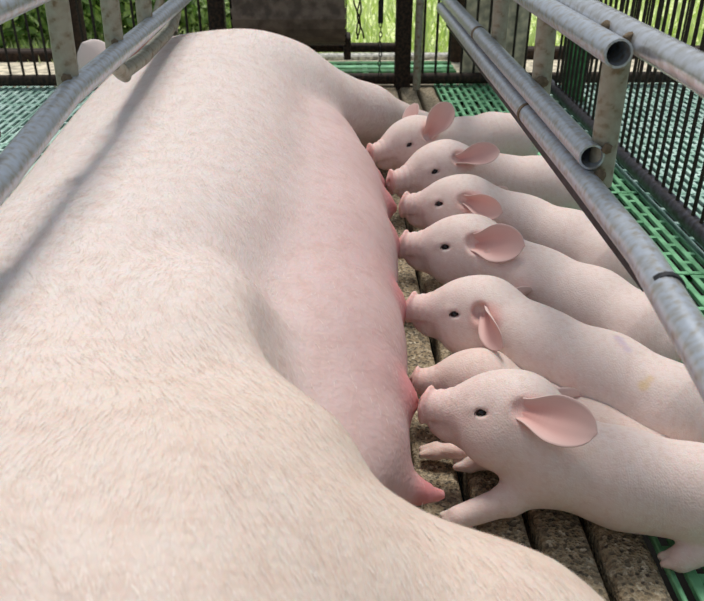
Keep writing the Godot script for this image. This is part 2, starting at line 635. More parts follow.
func piglet_field(p: Dictionary) -> Field:
	var f := Field.new()
	f.cell = 0.0032
	var fr := head_frame(p)
	var s: float = fr.s
	var bs := Basis(fr.F, fr.U, fr.S)
	var at := func(x: float, y: float, z: float) -> Vector3:
		return fr.o + (fr.F * x + fr.U * y + fr.S * z) * s
	var skin: Color = p.get("skin", SKIN)
	var cheek := skin.lerp(Color(0.78, 0.60, 0.56), 0.5)
	# trunk
	var sh: Vector3 = p.shoulder
	var md: Vector3 = p.mid
	var hp: Vector3 = p.hip
	var b: float = p.get("b", 1.0)
	f.cone(sh, md, 0.054 * b, 0.061 * b, 0.03, skin)
	f.cone(md, hp, 0.061 * b, 0.057 * b, 0.03, skin)
	var tail_dir := (hp - md).normalized()
	f.cone(hp, hp + tail_dir * 0.035 * b - Vector3(0, 0.012, 0), 0.054 * b, 0.042 * b, 0.03, skin)
	f.cone(md.lerp(sh, 0.6) - Vector3(0, 0.012, 0), md.lerp(hp, 0.5) - Vector3(0, 0.012, 0), 0.052 * b, 0.052 * b, 0.03, skin)
	# neck and jowl
	f.cone(at.call(-0.01, -0.002, 0.0), sh, 0.052 * s, 0.056 * b, 0.03, skin)
	f.cone(at.call(-0.005, -0.028, 0.0), sh - Vector3(0, 0.012, 0), 0.040 * s, 0.048 * b, 0.03, skin)
	# skull, brow, cheeks
	f.ell(at.call(-0.004, 0.002, 0.0), bs, Vector3(0.058, 0.054, 0.050) * s, 0.02 * s, skin)
	f.ell(at.call(0.026, 0.014, 0.0), bs, Vector3(0.044, 0.035, 0.037) * s, 0.02 * s, skin)
	for sd in [-1.0, 1.0]:
		f.ell(at.call(0.012, -0.028, 0.020 * sd), bs, Vector3(0.046, 0.034, 0.027) * s, 0.02 * s, cheek)
		f.ell(at.call(0.030, 0.0085, 0.0335 * sd), bs, Vector3(0.016, 0.008, 0.010) * s, 0.008 * s, skin)
	# muzzle and snout disc
	f.cone(at.call(0.036, -0.003, 0.0), at.call(0.096, 0.002, 0.0), 0.036 * s, 0.0225 * s, 0.018 * s, skin.lerp(SNOUT, 0.18))
	var tilt := Basis(fr.F, fr.U, fr.S) * Basis(Vector3(0, 0, 1), 0.20)
	for q in 3:   # wrinkles behind the snout disc
		f.ell(at.call(0.094 - 0.011 * q, 0.003, 0.0), tilt, Vector3(0.0035, 0.0235 + 0.0022 * q, 0.0232 + 0.002 * q) * s, 0.005 * s, skin.lerp(SNOUT, 0.40 - 0.1 * q), 0, 0.005)
	f.ell(at.call(0.107, 0.005, 0.0), tilt, Vector3(0.0062, 0.0260, 0.0245) * s, 0.004 * s, SNOUT, 0, 0.003)
	# lower jaw and lip
	f.cone(at.call(0.02, -0.030, 0.0), at.call(0.080, -0.024, 0.0), 0.028 * s, 0.0125 * s, 0.010 * s, cheek)
	f.cone(at.call(0.078, -0.025, 0.0), at.call(0.092, -0.021, 0.0), 0.0125 * s, 0.009 * s, 0.006 * s, skin.lerp(SNOUT, 0.35))
	# legs
	for leg in p.legs:
		var c: Color = skin
		f.cone(leg[0], leg[1], leg[3], leg[3] * 0.55, 0.022, c)
		f.cone(leg[1], leg[2], leg[3] * 0.52, leg[3] * 0.42, 0.010, c.lerp(SNOUT, 0.15))
		var fwd: Vector3 = leg[4]
		var sd2 := fwd.cross(Vector3.UP).normalized() * 0.0065
		for sg in [-1.0, 1.0]:
			f.cone(leg[2] + sd2 * sg, leg[2] + sd2 * sg + fwd * 0.022 - Vector3(0, 0.004, 0), 0.0105, 0.0055, 0.004, HOOF.lerp(skin, 0.55), 0, 0.004)
	# tail
	var tp: Vector3 = hp + tail_dir * 0.07 * b + Vector3(0, 0.012, 0)
	f.cone(tp, tp + tail_dir * 0.025 + Vector3(0, -0.02, 0.012), 0.007, 0.004, 0.008, skin.lerp(SNOUT, 0.3))
	# mouth slit, nostrils, eye sockets, ear hollows
	for sd in [-1.0, 1.0]:
		f.cone(at.call(0.098, -0.0155, 0.012 * sd), at.call(0.068, -0.017, 0.032 * sd), 0.0024 * s, 0.0018 * s, 0.003, Color(0.42, 0.20, 0.19), 1, 0.002)
		f.ell(at.call(0.114, 0.006, 0.009 * sd), bs, Vector3(0.008, 0.005, 0.0042) * s, 0.002, Color(0.40, 0.16, 0.15), 1, 0.002)
		f.ell(at.call(0.030, 0.003, 0.048 * sd), bs, Vector3(0.0085, 0.0042, 0.007) * s, 0.003, Color(0.64, 0.45, 0.42), 1, 0.006)
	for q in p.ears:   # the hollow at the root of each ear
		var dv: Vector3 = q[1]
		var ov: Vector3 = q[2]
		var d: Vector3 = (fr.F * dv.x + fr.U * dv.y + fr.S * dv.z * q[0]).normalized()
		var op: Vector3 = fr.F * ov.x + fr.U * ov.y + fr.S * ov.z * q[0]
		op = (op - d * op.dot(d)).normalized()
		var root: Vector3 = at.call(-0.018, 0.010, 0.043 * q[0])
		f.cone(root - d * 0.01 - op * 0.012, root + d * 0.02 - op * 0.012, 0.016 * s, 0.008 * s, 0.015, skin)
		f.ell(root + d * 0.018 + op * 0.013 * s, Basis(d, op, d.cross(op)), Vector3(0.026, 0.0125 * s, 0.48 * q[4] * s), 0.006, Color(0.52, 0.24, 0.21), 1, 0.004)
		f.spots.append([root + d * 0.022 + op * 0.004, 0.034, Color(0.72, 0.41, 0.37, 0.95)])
	f.spots.append_array(p.get("spots", []))
	return f

func finish_piglet(p: Dictionary, f: Field) -> void:
	var o := thing("piglet", p.label, "piglet", "piglets suckling in a row")
	part("body", f.commit(), M.pig_skin, o)
	hair(f, o, 7000, 0.006, 0.00014, 100 + int(p.snout.z * -100), false)
	var fr := head_frame(p)
	var s: float = fr.s
	var bs := Basis(fr.F, fr.U, fr.S)
	var at := func(x: float, y: float, z: float) -> Vector3:
		return fr.o + (fr.F * x + fr.U * y + fr.S * z) * s
	for sd in [-1.0, 1.0]:
		var e := part("eye", ball(Vector3(0.0076, 0.0042, 0.0048) * s), M.eye, o, at.call(0.030, 0.003, 0.0425 * sd), bs * Basis(Vector3(0, 0, 1), -0.35))
		e.set_meta("label", "dark shiny eye")
		var st := st_new()
		var pts := []
		for q in 7:
			var a := lerpf(-0.1, PI + 0.1, q / 6.0)
			pts.append(Vector3(cos(a) * 0.0078, sin(a) * 0.0044, (0.0036 if sd > 0 else -0.0036)) * s)
		add_tube(st, pts, 0.0007 * s, 6)
		part("eyelid", st_done(st), M.lash, o, at.call(0.030, 0.003, 0.0425 * sd), bs * Basis(Vector3(0, 0, 1), -0.35))
	for q in p.ears:
		# q: side, direction, opening (each as forward, up, outward), length, half width, cup, bend
		var sd: float = q[0]
		var dv: Vector3 = q[1]
		var ov: Vector3 = q[2]
		var d: Vector3 = fr.F * dv.x + fr.U * dv.y + fr.S * dv.z * sd
		var op: Vector3 = fr.F * ov.x + fr.U * ov.y + fr.S * ov.z * sd
		var base: Vector3 = at.call(-0.018, 0.010, 0.043 * sd)
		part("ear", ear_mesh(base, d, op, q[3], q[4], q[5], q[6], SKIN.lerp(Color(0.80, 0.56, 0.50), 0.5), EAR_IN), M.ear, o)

func stand_legs(p: Dictionary, floor_y := 0.0) -> Array:
	# four legs under a standing or crouching trunk
	var ax: Vector3 = (p.shoulder - p.hip)
	ax.y = 0
	ax = ax.normalized()
	var sd := ax.cross(Vector3.UP).normalized()
	var out := []
	for sg in [-1.0, 1.0]:
		var a: Vector3 = p.shoulder + sd * 0.030 * sg - Vector3(0, 0.02, 0)
		var ft := Vector3(a.x, floor_y + 0.012, a.z) + ax * 0.03
		var kn := a.lerp(ft, 0.5) - ax * 0.012
		out.append([a, kn, ft, 0.030, ax])
	for sg in [-1.0, 1.0]:
		var a: Vector3 = p.hip + sd * 0.034 * sg - Vector3(0, 0.012, 0)
		var ft := Vector3(a.x, floor_y + 0.012, a.z) - ax * 0.035
		var kn := a.lerp(ft, 0.5) - ax * 0.02
		out.append([a, kn, ft, 0.038, ax])
	return out

func piglet_specs() -> Array:
	var L := []
	# 0: farthest
	L.append({"label": "farthest piglet, ears pricked, standing beside the sow's front leg", "snout": V(0.085, 0.165, 1.885), "head": V(0.185, 0.185, 1.925), "roll": 18.0, "s": 1.16, "b": 1.12,
		"shoulder": V(0.345, 0.155, 2.02), "mid": V(0.435, 0.15, 2.06), "hip": V(0.50, 0.145, 2.08),
		"ears": [[1.0, Vector3(-0.55, 0.55, 0.45), Vector3(0.45, 0.0, 0.85), 0.098, 0.036, 0.9, -0.3], [-1.0, Vector3(-0.35, 0.80, 0.25), Vector3(0.7, 0.0, -0.5), 0.095, 0.030, 0.9, -0.2]]})
	L.append({"label": "piglet second from the sow's front leg, its folded ear showing a pink rim", "snout": V(0.128, 0.15, 1.725), "head": V(0.235, 0.17, 1.755), "roll": 22.0, "s": 1.22, "b": 1.12,
		"shoulder": V(0.40, 0.135, 1.765), "mid": V(0.49, 0.128, 1.75), "hip": V(0.555, 0.125, 1.735),
		"ears": [[1.0, Vector3(-0.88, -0.12, 0.45), Vector3(0.3, 0.5, 0.75), 0.105, 0.036, 1.1, 0.3], [-1.0, Vector3(-0.8, 0.2, 0.5), Vector3(0.3, 0.8, 0.4), 0.085, 0.03, 0.9, 0.3]]})
	L.append({"label": "third piglet from the sow's front leg, small swept-back ear with dark hollow", "snout": V(0.148, 0.15, 1.585), "head": V(0.243, 0.165, 1.55), "roll": 24.0, "s": 1.20, "b": 1.10,
		"shoulder": V(0.40, 0.135, 1.50), "mid": V(0.485, 0.125, 1.42), "hip": V(0.54, 0.118, 1.35),
		"ears": [[1.0, Vector3(-0.88, -0.30, 0.42), Vector3(0.35, 0.0, 0.9), 0.105, 0.030, 1.1, 0.2], [-1.0, Vector3(-0.8, 0.2, 0.5), Vector3(0.3, 0.8, 0.4), 0.085, 0.028, 0.9, 0.3]]})
	L.append({"label": "middle piglet with one big round pink ear laid open flat", "snout": V(0.130, 0.14, 1.40), "head": V(0.226, 0.148, 1.374), "roll": 24.0, "s": 1.20, "b": 1.10,
		"shoulder": V(0.375, 0.13, 1.25), "mid": V(0.455, 0.118, 1.175), "hip": V(0.515, 0.11, 1.10),
		"ears": [[1.0, Vector3(-0.84, 0.0, 0.60), Vector3(0.45, 0.2, 0.85), 0.112, 0.040, 0.75, -0.1], [-1.0, Vector3(-0.8, 0.2, 0.5), Vector3(0.3, 0.8, 0.4), 0.085, 0.03, 0.9, 0.3]]})
	L.append({"label": "piglet with a purple smudge on its back and ear hanging down", "snout": V(0.125, 0.13, 1.162), "head": V(0.205, 0.140, 1.134), "roll": 22.0, "s": 1.14, "b": 1.06,
		"shoulder": V(0.325, 0.128, 1.035), "mid": V(0.415, 0.115, 0.965), "hip": V(0.488, 0.11, 0.895),
		"spots": [[V(0.424, 0.179, 0.964), 0.013, Color(0.44, 0.33, 0.52, 0.6)], [V(0.426, 0.178, 0.952), 0.012, Color(0.44, 0.33, 0.52, 0.6)], [V(0.430, 0.177, 0.940), 0.011, Color(0.46, 0.35, 0.53, 0.5)], [V(0.440, 0.156, 0.882), 0.011, Color(0.72, 0.52, 0.24, 0.65)], [V(0.449, 0.163, 0.887), 0.009, Color(0.72, 0.52, 0.24, 0.6)]],
		"ears": [[1.0, Vector3(-0.25, -0.48, 0.88), Vector3(0.75, 0.1, 0.6), 0.094, 0.028, 1.0, -0.35], [-1.0, Vector3(-0.8, 0.2, 0.5), Vector3(0.3, 0.8, 0.4), 0.075, 0.026, 0.9, 0.3]]})
	L.append({"label": "nearest piglet stretched on the concrete slats, one foreleg reaching forward", "snout": V(0.124, 0.118, 0.895), "head": V(0.200, 0.128, 0.868), "roll": 34.0, "s": 1.15, "b": 1.0,
		"shoulder": V(0.300, 0.098, 0.805), "mid": V(0.385, 0.082, 0.775), "hip": V(0.475, 0.085, 0.745),
		"ears": [[1.0, Vector3(-0.93, -0.16, 0.38), Vector3(0.2, 0.25, 0.9), 0.104, 0.036, 0.75, -0.15], [-1.0, Vector3(-0.8, 0.15, 0.45), Vector3(0.3, 0.8, 0.4), 0.085, 0.03, 0.9, 0.3]]})
	L.append({"label": "piglet squeezed low between two others, only head, back and foreleg showing", "snout": V(0.122, 0.078, 1.012), "head": V(0.190, 0.088, 0.998), "roll": 10.0, "s": 0.95, "b": 0.80, "skin": Color(0.78, 0.62, 0.56),
		"shoulder": V(0.300, 0.078, 0.925), "mid": V(0.375, 0.066, 0.880), "hip": V(0.445, 0.062, 0.845),
		"ears": [[1.0, Vector3(-0.85, -0.35, 0.35), Vector3(0.2, 0.3, 0.9), 0.075, 0.026, 0.9, -0.2], [-1.0, Vector3(-0.8, 0.2, 0.5), Vector3(0.3, 0.8, 0.4), 0.075, 0.026, 0.9, 0.3]]})
	for p in L:
		p.legs = stand_legs(p)
	var near: Dictionary = L[5]
	var fw := V(-1, 0, 0.1).normalized()
	near.legs = [
		[V(0.288, 0.080, 0.790), V(0.235, 0.045, 0.775), V(0.165, 0.022, 0.765), 0.040, fw],
		[V(0.290, 0.075, 0.845), V(0.235, 0.04, 0.865), V(0.20, 0.018, 0.88), 0.030, fw],
		[V(0.470, 0.070, 0.725), V(0.500, 0.040, 0.700), V(0.445, 0.018, 0.690), 0.042, fw],
		[V(0.475, 0.070, 0.780), V(0.510, 0.04, 0.79), V(0.470, 0.018, 0.81), 0.040, fw]]
	var low: Dictionary = L[6]
	low.legs = [
		[V(0.280, 0.060, 0.905), V(0.225, 0.030, 0.890), V(0.150, 0.022, 0.905), 0.028, fw],
		[V(0.280, 0.060, 0.955), V(0.230, 0.030, 0.97), V(0.18, 0.020, 0.985), 0.028, fw],
		[V(0.450, 0.05, 0.82), V(0.48, 0.03, 0.83), V(0.45, 0.016, 0.85), 0.03, fw],
		[V(0.450, 0.05, 0.87), V(0.48, 0.03, 0.88), V(0.45, 0.016, 0.90), 0.03, fw]]
	return L

const HIDE := Color(0.82, 0.725, 0.685)
const HIDE_REAR_SHADED := Color(0.75, 0.615, 0.525)  # warm tan coat, darkened in colour to stand for the backlit rear
const BELLY := Color(0.62, 0.435, 0.42)
const TEAT := Color(0.62, 0.27, 0.275)

func sow_field() -> Field:
	var f := Field.new()
	f.cell = 0.0095
	var I := Basis.IDENTITY
	# trunk sections: distance, centre across, centre height, half depth (back to belly), half width (off the floor)
	for s in [[0.22, -0.20, 0.20, 0.10, 0.12], [0.34, -0.24, 0.20, 0.20, 0.17], [0.50, -0.29, 0.20, 0.25, 0.195], [0.72, -0.335, 0.20, 0.235, 0.20],
		[0.95, -0.345, 0.20, 0.25, 0.20], [1.25, -0.325, 0.20, 0.285, 0.205], [1.55, -0.325, 0.21, 0.295, 0.215], [1.80, -0.33, 0.22, 0.285, 0.225],
		[2.02, -0.34, 0.22, 0.26, 0.225], [2.20, -0.37, 0.20, 0.22, 0.195], [2.36, -0.42, 0.17, 0.17, 0.14]]:
		f.sec.append(s)
	f.trunk(0.05, HIDE, 0.05)
	# haunch, thigh and the uppermost hind leg, pointing right
	f.ell(V(-0.20, 0.215, 0.42), I.rotated(Vector3.UP, 0.25), Vector3(0.25, 0.182, 0.30), 0.09, HIDE_REAR_SHADED, 0, 0.05)
	f.cone(V(-0.13, 0.235, 0.50), V(0.14, 0.145, 0.425), 0.138, 0.118, 0.06, HIDE_REAR_SHADED, 0, 0.05)
	f.cone(V(0.14, 0.145, 0.425), V(0.38, 0.10, 0.28), 0.118, 0.055, 0.06, HIDE_REAR_SHADED, 0, 0.05)
	f.cone(V(0.38, 0.10, 0.28), V(0.54, 0.06, 0.32), 0.05, 0.035, 0.03, HIDE_REAR_SHADED, 0, 0.05)
	# skin fold from the knee to the flank
	f.cone(V(-0.06, 0.275, 0.58), V(-0.155, 0.295, 0.715), 0.078, 0.060, 0.04, HIDE_REAR_SHADED, 0, 0.05)
	# belly and udder
	for u in [[-0.075, 0.11, 0.82, 0.15, 0.105, 0.20], [-0.06, 0.14, 1.05, 0.165, 0.13, 0.28], [-0.05, 0.15, 1.35, 0.165, 0.145, 0.32], [-0.055, 0.16, 1.62, 0.16, 0.15, 0.28], [-0.07, 0.165, 1.84, 0.135, 0.145, 0.18]]:
		f.ell(V(u[0], u[1], u[2]), I, Vector3(u[3], u[4], u[5]), 0.05, BELLY, 0, 0.06)
	f.cone(V(0.005, 0.085, 0.82), V(0.015, 0.09, 1.75), 0.088, 0.09, 0.06, BELLY, 0, 0.035)
	f.ell(V(-0.18, 0.255, 0.79), I, Vector3(0.11, 0.125, 0.16), 0.06, HIDE, 0, 0.05)
	f.ell(V(-0.035, 0.325, 0.80), I, Vector3(0.045, 0.055, 0.085), 0.05, HIDE.lerp(BELLY, 0.5), 1, 0.02)
	# teats of the upper row, each on its gland
	for t in [[V(0.138, 0.055, 0.775), 0.55], [V(0.112, 0.118, 0.902), 1.0], [V(0.112, 0.132, 1.150), 1.15], [V(0.118, 0.142, 1.385), 1.1], [V(0.128, 0.148, 1.575), 1.0], [V(0.112, 0.148, 1.720), 0.9], [V(0.075, 0.16, 1.880), 0.9]]:
		var tip: Vector3 = t[0]
		var root := tip + Vector3(-0.068, 0.018, 0.0)
		f.spots.append([tip + Vector3(-0.022, 0.006, 0), 0.062 * t[1], Color(0.62, 0.235, 0.24, 0.8)])
		f.cone(root, tip + Vector3(-0.030, 0.007, 0), 0.056 * t[1], 0.030 * t[1], 0.03, TEAT.lerp(BELLY, 0.25), 0, 0.020)
		f.cone(tip + Vector3(-0.034, 0.007, 0), tip, 0.016, 0.0095, 0.012, TEAT, 0, 0.010)
	# lower row, mostly hidden by the piglets
	for q in 6:
		var tip := V(0.085, 0.03, 0.86 + q * 0.175)
		f.cone(tip + Vector3(-0.05, 0.03, 0), tip, 0.03, 0.011, 0.03, TEAT, 0, 0.012)
	# shoulder and forelegs
	f.ell(V(-0.20, 0.25, 2.04), I, Vector3(0.18, 0.19, 0.20), 0.08, HIDE, 0, 0.04)
	f.cone(V(-0.10, 0.25, 2.06), V(0.09, 0.195, 2.16), 0.135, 0.078, 0.07, HIDE.lerp(BELLY, 0.15), 0, 0.04)
	f.cone(V(0.09, 0.195, 2.16), V(0.27, 0.115, 2.28), 0.076, 0.048, 0.04, HIDE.lerp(BELLY, 0.35), 0, 0.04)
	f.cone(V(0.27, 0.115, 2.28), V(0.40, 0.055, 2.33), 0.045, 0.036, 0.02, HIDE.lerp(BELLY, 0.35), 0, 0.04)
	f.cone(V(-0.05, 0.08, 2.06), V(0.08, 0.06, 2.22), 0.08, 0.05, 0.05, BELLY, 0, 0.04)
	f.cone(V(0.08, 0.06, 2.22), V(0.24, 0.045, 2.38), 0.048, 0.034, 0.03, BELLY, 0, 0.04)
	# neck and head, turned away
	f.cone(V(-0.42, 0.19, 2.22), V(-0.60, 0.17, 2.48), 0.165, 0.13, 0.08, HIDE, 0, 0.04)
	f.cone(V(-0.60, 0.17, 2.48), V(-0.66, 0.12, 2.78), 0.125, 0.06, 0.06, HIDE, 0, 0.04)
	f.ell(V(-0.66, 0.115, 2.80), I, Vector3(0.06, 0.06, 0.02), 0.02, SNOUT, 0, 0.02)
	f.cone(V(-0.55, 0.08, 2.45), V(-0.58, 0.06, 2.70), 0.075, 0.045, 0.05, HIDE, 0, 0.04)
	return f

func finish_sow(f: Field) -> void:
	var o := thing("sow", "large pale pink sow lying on her side nursing the piglets", "pig")
	part("body", f.commit(), M.sow_skin, o)
	part("ear", ear_mesh(V(-0.50, 0.29, 2.20), Vector3(-0.25, 0.75, 0.15), Vector3(0.2, 0.25, 0.9), 0.17, 0.075, 0.8, 0.9, HIDE, EAR_IN, 0.004), M.ear, o)
	part("ear", ear_mesh(V(-0.66, 0.22, 2.40), Vector3(-0.35, 0.7, 0.3), Vector3(-0.6, 0.1, -0.5), 0.17, 0.07, 0.8, 0.4, HIDE, EAR_IN, 0.004), M.ear, o)
	# tail
	var st := st_new()
	add_tube(st, [V(-0.30, 0.27, 0.20), V(-0.30, 0.25, 0.15), V(-0.28, 0.19, 0.11), V(-0.27, 0.12, 0.10)], 0.014, 8, false, [0.022, 0.016, 0.012, 0.008])
	var mt: StandardMaterial3D = M.sow_skin.duplicate()
	mt.vertex_color_use_as_albedo = false
	mt.albedo_color = HIDE_REAR_SHADED.linear_to_srgb()
	part("tail", st_done(st), mt, o)
	hair(f, o, 110000, 0.014, 0.00022, 77, true)

# short bristles that follow the lie of the coat
func hair(f: Field, o: Node3D, count: int, length: float, thick: float, seed_: int, is_sow: bool) -> void:
	rng.seed = seed_
	var st := st_new()
	st.set_smooth_group(-1)
	var a := Vector3(-thick, 0, 0)
	var b := Vector3(thick, 0, 0)
	var m1 := Vector3(0, 0.10, 0.5) * length
	for t in [[a, b, m1 + b * 0.7], [a, m1 + b * 0.7, m1 + a * 0.7], [m1 + a * 0.7, m1 + b * 0.7, Vector3(0, 0.08, 1.0) * length]]:
		for p in t:
			st.set_color(Color(1, 1, 1))
			st.add_vertex(p)
	var mm := MultiMesh.new()
	mm.transform_format = MultiMesh.TRANSFORM_3D
	mm.use_colors = true
	mm.mesh = st_done(st)
	var n := f.inds.size() / 3
	var cum := PackedFloat32Array()
	var tot := 0.0
	var eye := V(0, 0.8, 0)
	for i in n:
		var p0 := f.verts[f.inds[i * 3]]
		var ar := (f.verts[f.inds[i * 3 + 1]] - p0).cross(f.verts[f.inds[i * 3 + 2]] - p0).length()
		var nn := f.norms[f.inds[i * 3]]
		if nn.y < -0.3:
			ar = 0.0
		if not is_sow and f.cols[f.inds[i * 3]].g < 0.52:
			ar = 0.0
		if is_sow:
			ar *= clampf((f.cols[f.inds[i * 3]].g - 0.52) / 0.10, 0.05, 1.0)   # the pink belly is nearly bare
		tot += ar
		cum.append(tot)
	var xf := []
	var cl := []
	var nz := FastNoiseLite.new()
	nz.seed = seed_
	nz.frequency = 6.0
	for k in count:
		var i := cum.bsearch(rng.randf() * tot)
		i = mini(i, n - 1)
		var u := rng.randf()
		var v := rng.randf()
		if u + v > 1.0:
			u = 1.0 - u
			v = 1.0 - v
		var p0 := f.verts[f.inds[i * 3]]
		var p := p0 + (f.verts[f.inds[i * 3 + 1]] - p0) * u + (f.verts[f.inds[i * 3 + 2]] - p0) * v
		var nn := f.norms[f.inds[i * 3]]
		var flow := Vector3(0.25, -0.35, 0.9) if is_sow else Vector3(0.9, -0.35, 0.3)
		flow.x += 0.9 * nz.get_noise_3dv(p)
		flow += Vector3(rng.randfn(), rng.randfn(), rng.randfn()) * 0.16
		var z := (flow - nn * flow.dot(nn)).normalized()
		var x := nn.cross(z)
		var sc := rng.randf_range(0.6, 1.25)
		xf.append(Transform3D(Basis(x, nn * sc, z * sc), p))
		var tone := rng.randf_range(0.0, 1.0)
		cl.append(Color(0.90, 0.84, 0.78).lerp(Color(0.72, 0.55, 0.42), tone * tone * (0.8 if -p.z < 1.0 else 0.35)))
	mm.instance_count = xf.size()
	for k in xf.size():
		mm.set_instance_transform(k, xf[k])
		mm.set_instance_color(k, cl[k])
	var mi := MultiMeshInstance3D.new()
	mi.name = "bristles"
	mi.multimesh = mm
	mi.material_override = M.hair
	mi.set_meta("kind", "stuff")
	mi.set_meta("label", "short white bristles")
	o.add_child(mi, true)

func animals() -> void:
	var specs := piglet_specs()
	var jobs := [sow_field()]
	for p in specs:
		jobs.append(piglet_field(p))
	var id := WorkerThreadPool.add_group_task(func(i): jobs[i].run(), jobs.size(), -1, true)
	WorkerThreadPool.wait_for_group_task_completion(id)
	finish_sow(jobs[0])
	for i in specs.size():
		finish_piglet(specs[i], jobs[i + 1])

# ------------------------------------------------------------------ floor
func slat_panel_mesh(w: float, l: float) -> ArrayMesh:
	# moulded plastic panel: lengthwise ribs, bridges between them, every second row of slots offset
	var st := st_new()
	var n := 15
	var pitch := w / n
	var rib := pitch * 0.48
	var top := 0.0
	var th := 0.012
	for i in n + 1:
		var x := -w / 2 + pitch * i
		var rw := rib if i > 0 and i < n else rib * 0.5
		var xx := x if i > 0 and i < n else (x + rib * 0.25 if i == 0 else x - rib * 0.25)
		add_box(st, Vector3(xx, top - th / 2, 0), Vector3(rw, th, l), 0.0016)
	var slot := 0.082
	var bridge := 0.014
	for i in n:
		var x := -w / 2 + pitch * (i + 0.5)
		var off := 0.0 if i % 2 == 0 else (slot + bridge) / 2
		var z := -l / 2 + bridge / 2
		add_box(st, Vector3(x, top - th / 2 - 0.0008, z), Vector3(pitch - rib + 0.002, th - 0.0016, bridge), 0.0)
		add_box(st, Vector3(x, top - th / 2 - 0.0008, -z), Vector3(pitch - rib + 0.002, th - 0.0016, bridge), 0.0)
		z += off
		while z < l / 2 - bridge:
			add_box(st, Vector3(x, top - th / 2 - 0.0008, z), Vector3(pitch - rib + 0.002, th - 0.0016, bridge), 0.0)
			z += slot + bridge
	return st_done(st)

func slat_mesh(w: float, l: float, seed_: int) -> ArrayMesh:
	# a cast concrete slat, its top edges chipped and rounded
	var nz := FastNoiseLite.new()
	nz.seed = seed_
	nz.frequency = 14.0
	var n := 90
	var prof := [[-0.5, -0.06], [-0.5, -0.012], [-0.46, -0.004], [-0.36, 0.0], [0.36, 0.0], [0.46, -0.004], [0.5, -0.012], [0.5, -0.06]]
	var rings := []
	for i in n + 1:
		var z := -l / 2 + l * i / n
		var r := []
		for k in prof.size():
			var q: Array = prof[k]
			r.append(Vector3(q[0] * w * (1.0 + 0.10 * nz.get_noise_2d(z, k * 3.0)), q[1] + 0.0022 * nz.get_noise_2d(z * 1.7, 40.0 + k * 5.0), z))
		rings.append(r)
	var st := st_new()
	st.set_smooth_group(1)
	for i in n:
		for k in prof.size() - 1:
			quad(st, rings[i][k], rings[i + 1][k], rings[i + 1][k + 1], rings[i][k + 1])
	return st_done(st)

func build_floor() -> void:
	var fl := structure("floor")
	var meshes := [slat_mesh(0.067, 4.0, 1), slat_mesh(0.067, 4.0, 2), slat_mesh(0.067, 4.0, 3)]
	for i in 14:
		part("concrete_slat", meshes[i % 3], M.concrete, fl, V(0.423 - 0.033 - i * 0.080, 0.0, 1.28))
	var pm := slat_panel_mesh(0.44, 0.50)
	for r in range(-2, 7):
		part("floor_panel", pm, M.green, fl, V(0.652, 0.0, 0.02 + 0.505 * r + 0.26 - 0.017))
		for c in 3:
			part("floor_panel", pm, M.pale_green, fl, V(1.105 + c * 0.445, -0.003, 0.02 + 0.505 * r + 0.24))
			part("floor_panel", pm, M.pale_green, fl, V(-0.935 - c * 0.445, -0.003, 0.02 + 0.505 * r + 0.24))
	# manure pit under the slats
	part("pit_bottom", box_mesh(Vector3(5.4, 0.1, 5.2), 0.01), M.pit, fl, V(0, -0.55, 1.4))
	for s in [[Vector3(0.1, 0.45, 5.2), V(-2.6, -0.28, 1.4)], [Vector3(0.1, 0.45, 5.2), V(2.6, -0.28, 1.4)], [Vector3(5.4, 0.45, 0.1), V(0, -0.28, 3.55)], [Vector3(5.4, 0.45, 0.1), V(0, -0.28, -1.1)]]:
		part("pit_wall", box_mesh(s[0], 0.01), M.pit, fl, s[1])
	part("walkway", box_mesh(Vector3(5.4, 0.30, 0.62), 0.01), M.beige, fl, V(0, -0.162, -0.95))

